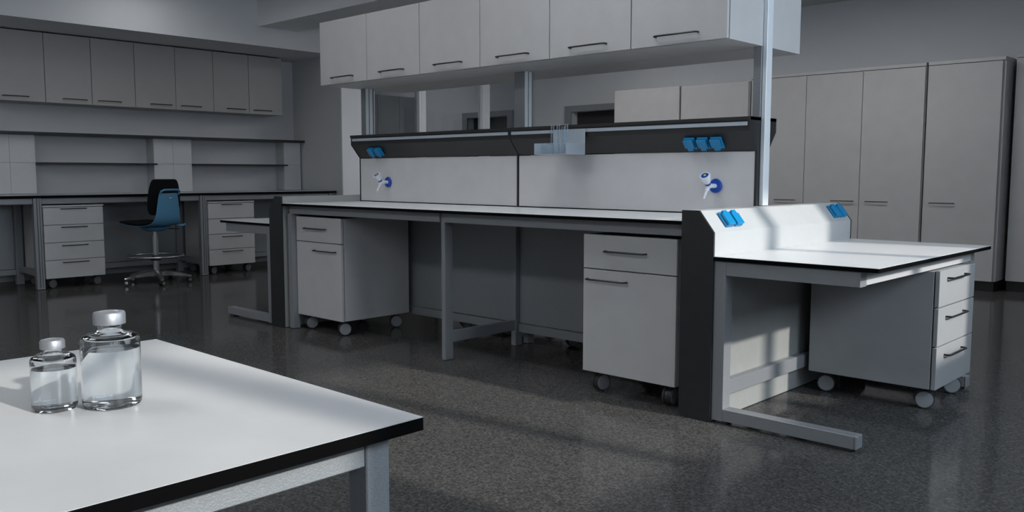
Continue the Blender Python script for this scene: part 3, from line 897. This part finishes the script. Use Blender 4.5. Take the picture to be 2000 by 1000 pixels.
    mv(MB().tube([(0.02, 0.10, 0.552), (0.06, 0.2, 0.548), (0.075, 0.235, 0.546)], 0.006, 8)).build('height_lever', 'wheel_black', t)
    # cushions
    spath = [(-0.310, 0.600, 0.170), (-0.295, 0.606, 0.190), (-0.24, 0.606, 0.212), (-0.12, 0.598, 0.225), (0.0, 0.592, 0.225), (0.09, 0.594, 0.21), (0.14, 0.606, 0.175)]
    cu = mv(sheet(spath, 0.030, 0.010)).build('seat_cushion', 'black_fabric', t)
    md = cu.modifiers.new('subd', 'SUBSURF'); md.levels = 2; md.render_levels = 2
    bpath = [(0.178, 0.695, 0.150), (0.180, 0.715, 0.185), (0.184, 0.775, 0.203), (0.190, 0.855, 0.200), (0.196, 0.945, 0.188), (0.202, 1.015, 0.170), (0.206, 1.048, 0.148), (0.206, 1.057, 0.120)]
    t.rotation_euler.z = math.radians(15)
    bk = mv(sheet(bpath, 0.038, 0.030, lift=0.0)).build('back_cushion', 'black_fabric', t)
    md = bk.modifiers.new('subd', 'SUBSURF'); md.levels = 2; md.render_levels = 2
lab_chair()

# ------------------------------------------------------------------ tall cabinets at the back
def tall_cabinet(label, x0, x1, yf, yb, ztop, doors, cap=True, plinth=True, group='tall cabinets along the back'):
    t = thing('tall_cabinet', label, 'cabinet', ((x0 + x1) / 2, (yf + yb) / 2, 0), group)
    B(x0, x1, yf + 0.030, yb, 0.095, ztop - 0.035).build('body', 'cab_warm', t)
    B(x0 + 0.01, x1 - 0.01, yf + 0.015, yb, 0.001, 0.094, bev=0).build('plinth', 'plinth', t)
    if cap:
        B(x0, x1, yf + 0.004, yb, ztop - 0.034, ztop).build('top_board', 'cab_warm', t)
    for a, b, hx0, hx1 in doors:
        d = B(a + 0.003, b - 0.003, yf, yf + 0.019, 0.096, ztop - 0.041).build('door', 'cab_warm', t)
        if hx0 is not None:
            handle_bar(((hx0 + hx1) / 2, yf, 0.832), (1, 0, 0), (0, -1, 0), hx1 - hx0, 'black_handle', d)
    return t
tall_cabinet('tall grey cabinet with three doors, behind the bright support pole', -2.735, -0.848, 5.70, 6.345, 2.208,
             ((-2.690, -2.071, -2.400, -2.165), (-2.071, -1.463, -1.757, -1.521), (-1.463, -0.850, -1.393, -1.169)))
tall_cabinet('tall grey cabinet with a single wide door, above the sunlit desk', -0.829, -0.148, 5.70, 6.345, 2.208,
             ((-0.829, -0.168, -0.763, -0.537),))
tall_cabinet('tall grey cabinet cut off at the picture\'s right edge', -0.105, 1.2, 5.885, 6.345, 2.24,
             ((-0.105, 0.545, 0.24, 0.47), (0.545, 1.2, 0.60, 0.83)))
tall_cabinet('grey cabinet with plain front beside the far dark door', -4.637, -3.665, 5.70, 6.345, 2.206,
             ((-4.637, -3.665, -4.3, -4.06),), cap=False)
tall_cabinet('grey cabinet with plain front left of the three-door tall cabinet', -3.647, -2.755, 5.70, 6.345, 2.20,
             ((-3.647, -2.755, -3.3, -3.06),), cap=False)
# cabinets seen through the partition glass
for y0, y1, lab in ((3.42, 4.287, 'tall grey cabinet behind the glass partition, left one'), (4.291, 4.683, 'narrow tall grey cabinet behind the glass partition, middle one'), (4.687, 5.10, 'tall grey cabinet behind the glass partition, beside the bright mullion')):
    t = thing('tall_cabinet', lab, 'cabinet', (-7.95, (y0 + y1) / 2, 0), 'tall cabinets behind the glass')
    B(-8.25, -7.722, y0, y1, 0.0, 2.22).build('body', 'cab_warm', t)
    B(-7.72, -7.70, y0 + 0.002, y1 - 0.002, 0.06, 2.218).build('door', 'cab_warm', t)

# ------------------------------------------------------------------ foreground table with bottles
TX0, TX1, TY0, TY1, TZ = 0.279, 1.175, -4.10, -2.561, 0.75
t = thing('work_table', 'white-topped table with black edge and hammered metal legs, in the foreground', 'table', ((TX0 + TX1) / 2, (TY0 + TY1) / 2, 0))
B(TX0, TX1, TY0, TY1, TZ - 0.0205, TZ - 0.001, bev=0.0006).build('top_core', 'black_core', t)
B(TX0 + 0.0006, TX1 - 0.0006, TY0 + 0.0006, TY1 - 0.0006, TZ - 0.001, TZ, bev=0).build('top_surface', 'table_top', t)
for x0, x1 in ((TX0 + 0.03, TX0 + 0.075), (TX1 - 0.081, TX1 - 0.036)):
    for y0, y1 in ((TY0 + 0.04, TY0 + 0.083), (TY1 - 0.080, TY1 - 0.037)):
        B(x0, x1, y0, y1, 0.0, TZ - 0.021, bev=0.002).build('leg', 'hammered', t)
for x0 in (TX0 + 0.035, TX1 - 0.068):
    B(x0, x0 + 0.032, TY0 + 0.084, TY1 - 0.082, TZ - 0.066, TZ - 0.0215, bev=0.002).build('apron', 'hammered', t)
for y0 in (TY0 + 0.045, TY1 - 0.075):
    B(TX0 + 0.076, TX1 - 0.082, y0, y0 + 0.032, TZ - 0.066, TZ - 0.0215, bev=0.002).build('apron', 'hammered', t)

def bottle(label, x, y, R_, H, level):
    t = thing('bottle', label, 'bottle', (x, y, TZ), 'glass bottles on the table')
    T = Matrix.Translation((x, y, TZ + 0.0004))
    rn = R_ * 0.42
    zs, zn, zl = H * 0.725, H * 0.80, H * 0.868
    wt = 0.0012
    prof_o = [(0, 0), (R_ * 0.86, 0), (R_ * 0.95, 0.0015), (R_ * 0.99, 0.005), (R_, 0.010), (R_, zs - 0.006), (R_ * 0.985, zs - 0.001), (R_ * 0.93, zs + 0.003), (R_ * 0.70, zs + 0.0075), (R_ * 0.50, zn - 0.001), (rn, zn + 0.003), (rn, zl)]
    prof_i = [(rn - wt, zl), (rn - wt, zn + 0.002), (R_ * 0.48, zn - 0.003), (R_ * 0.68, zs + 0.0050), (R_ * 0.90, zs + 0.001), (R_ - wt - 0.0005, zs - 0.004), (R_ - wt, zs - 0.009), (R_ - wt, 0.011), (R_ - wt - 0.002, 0.006), (R_ * 0.82, 0.0038), (0, 0.0035)]
    MB().lathe(prof_o + prof_i, 64, T).build('glass_body', 'glass', t)
    rw = R_ - wt + 0.0003
    MB().lathe([(0, 0.0032), (R_ * 0.82, 0.0035), (rw - 0.002, 0.0057), (rw, 0.011), (rw, level), (0, level)], 64, T).build('liquid', 'water', t)
    rc = R_ * 0.545
    c = MB().lathe([(0, zl + 0.0006), (rc, zl + 0.0006), (rc, H - 0.003), (rc - 0.0015, H - 0.0005), (rc - 0.004, H), (rc * 0.62, H), (rc * 0.58, H - 0.001), (0, H - 0.001)], 48, T).build('cap', 'cap_metal', t)
BIG, SMALL = (0.766, -2.853), (0.728, -2.925)
bottle('larger clear glass bottle with silver cap on the foreground table', BIG[0], BIG[1], 0.0435, 0.148, 0.091)
bottle('smaller clear glass bottle with silver cap, left on the foreground table', SMALL[0], SMALL[1], 0.0325, 0.109, 0.065)
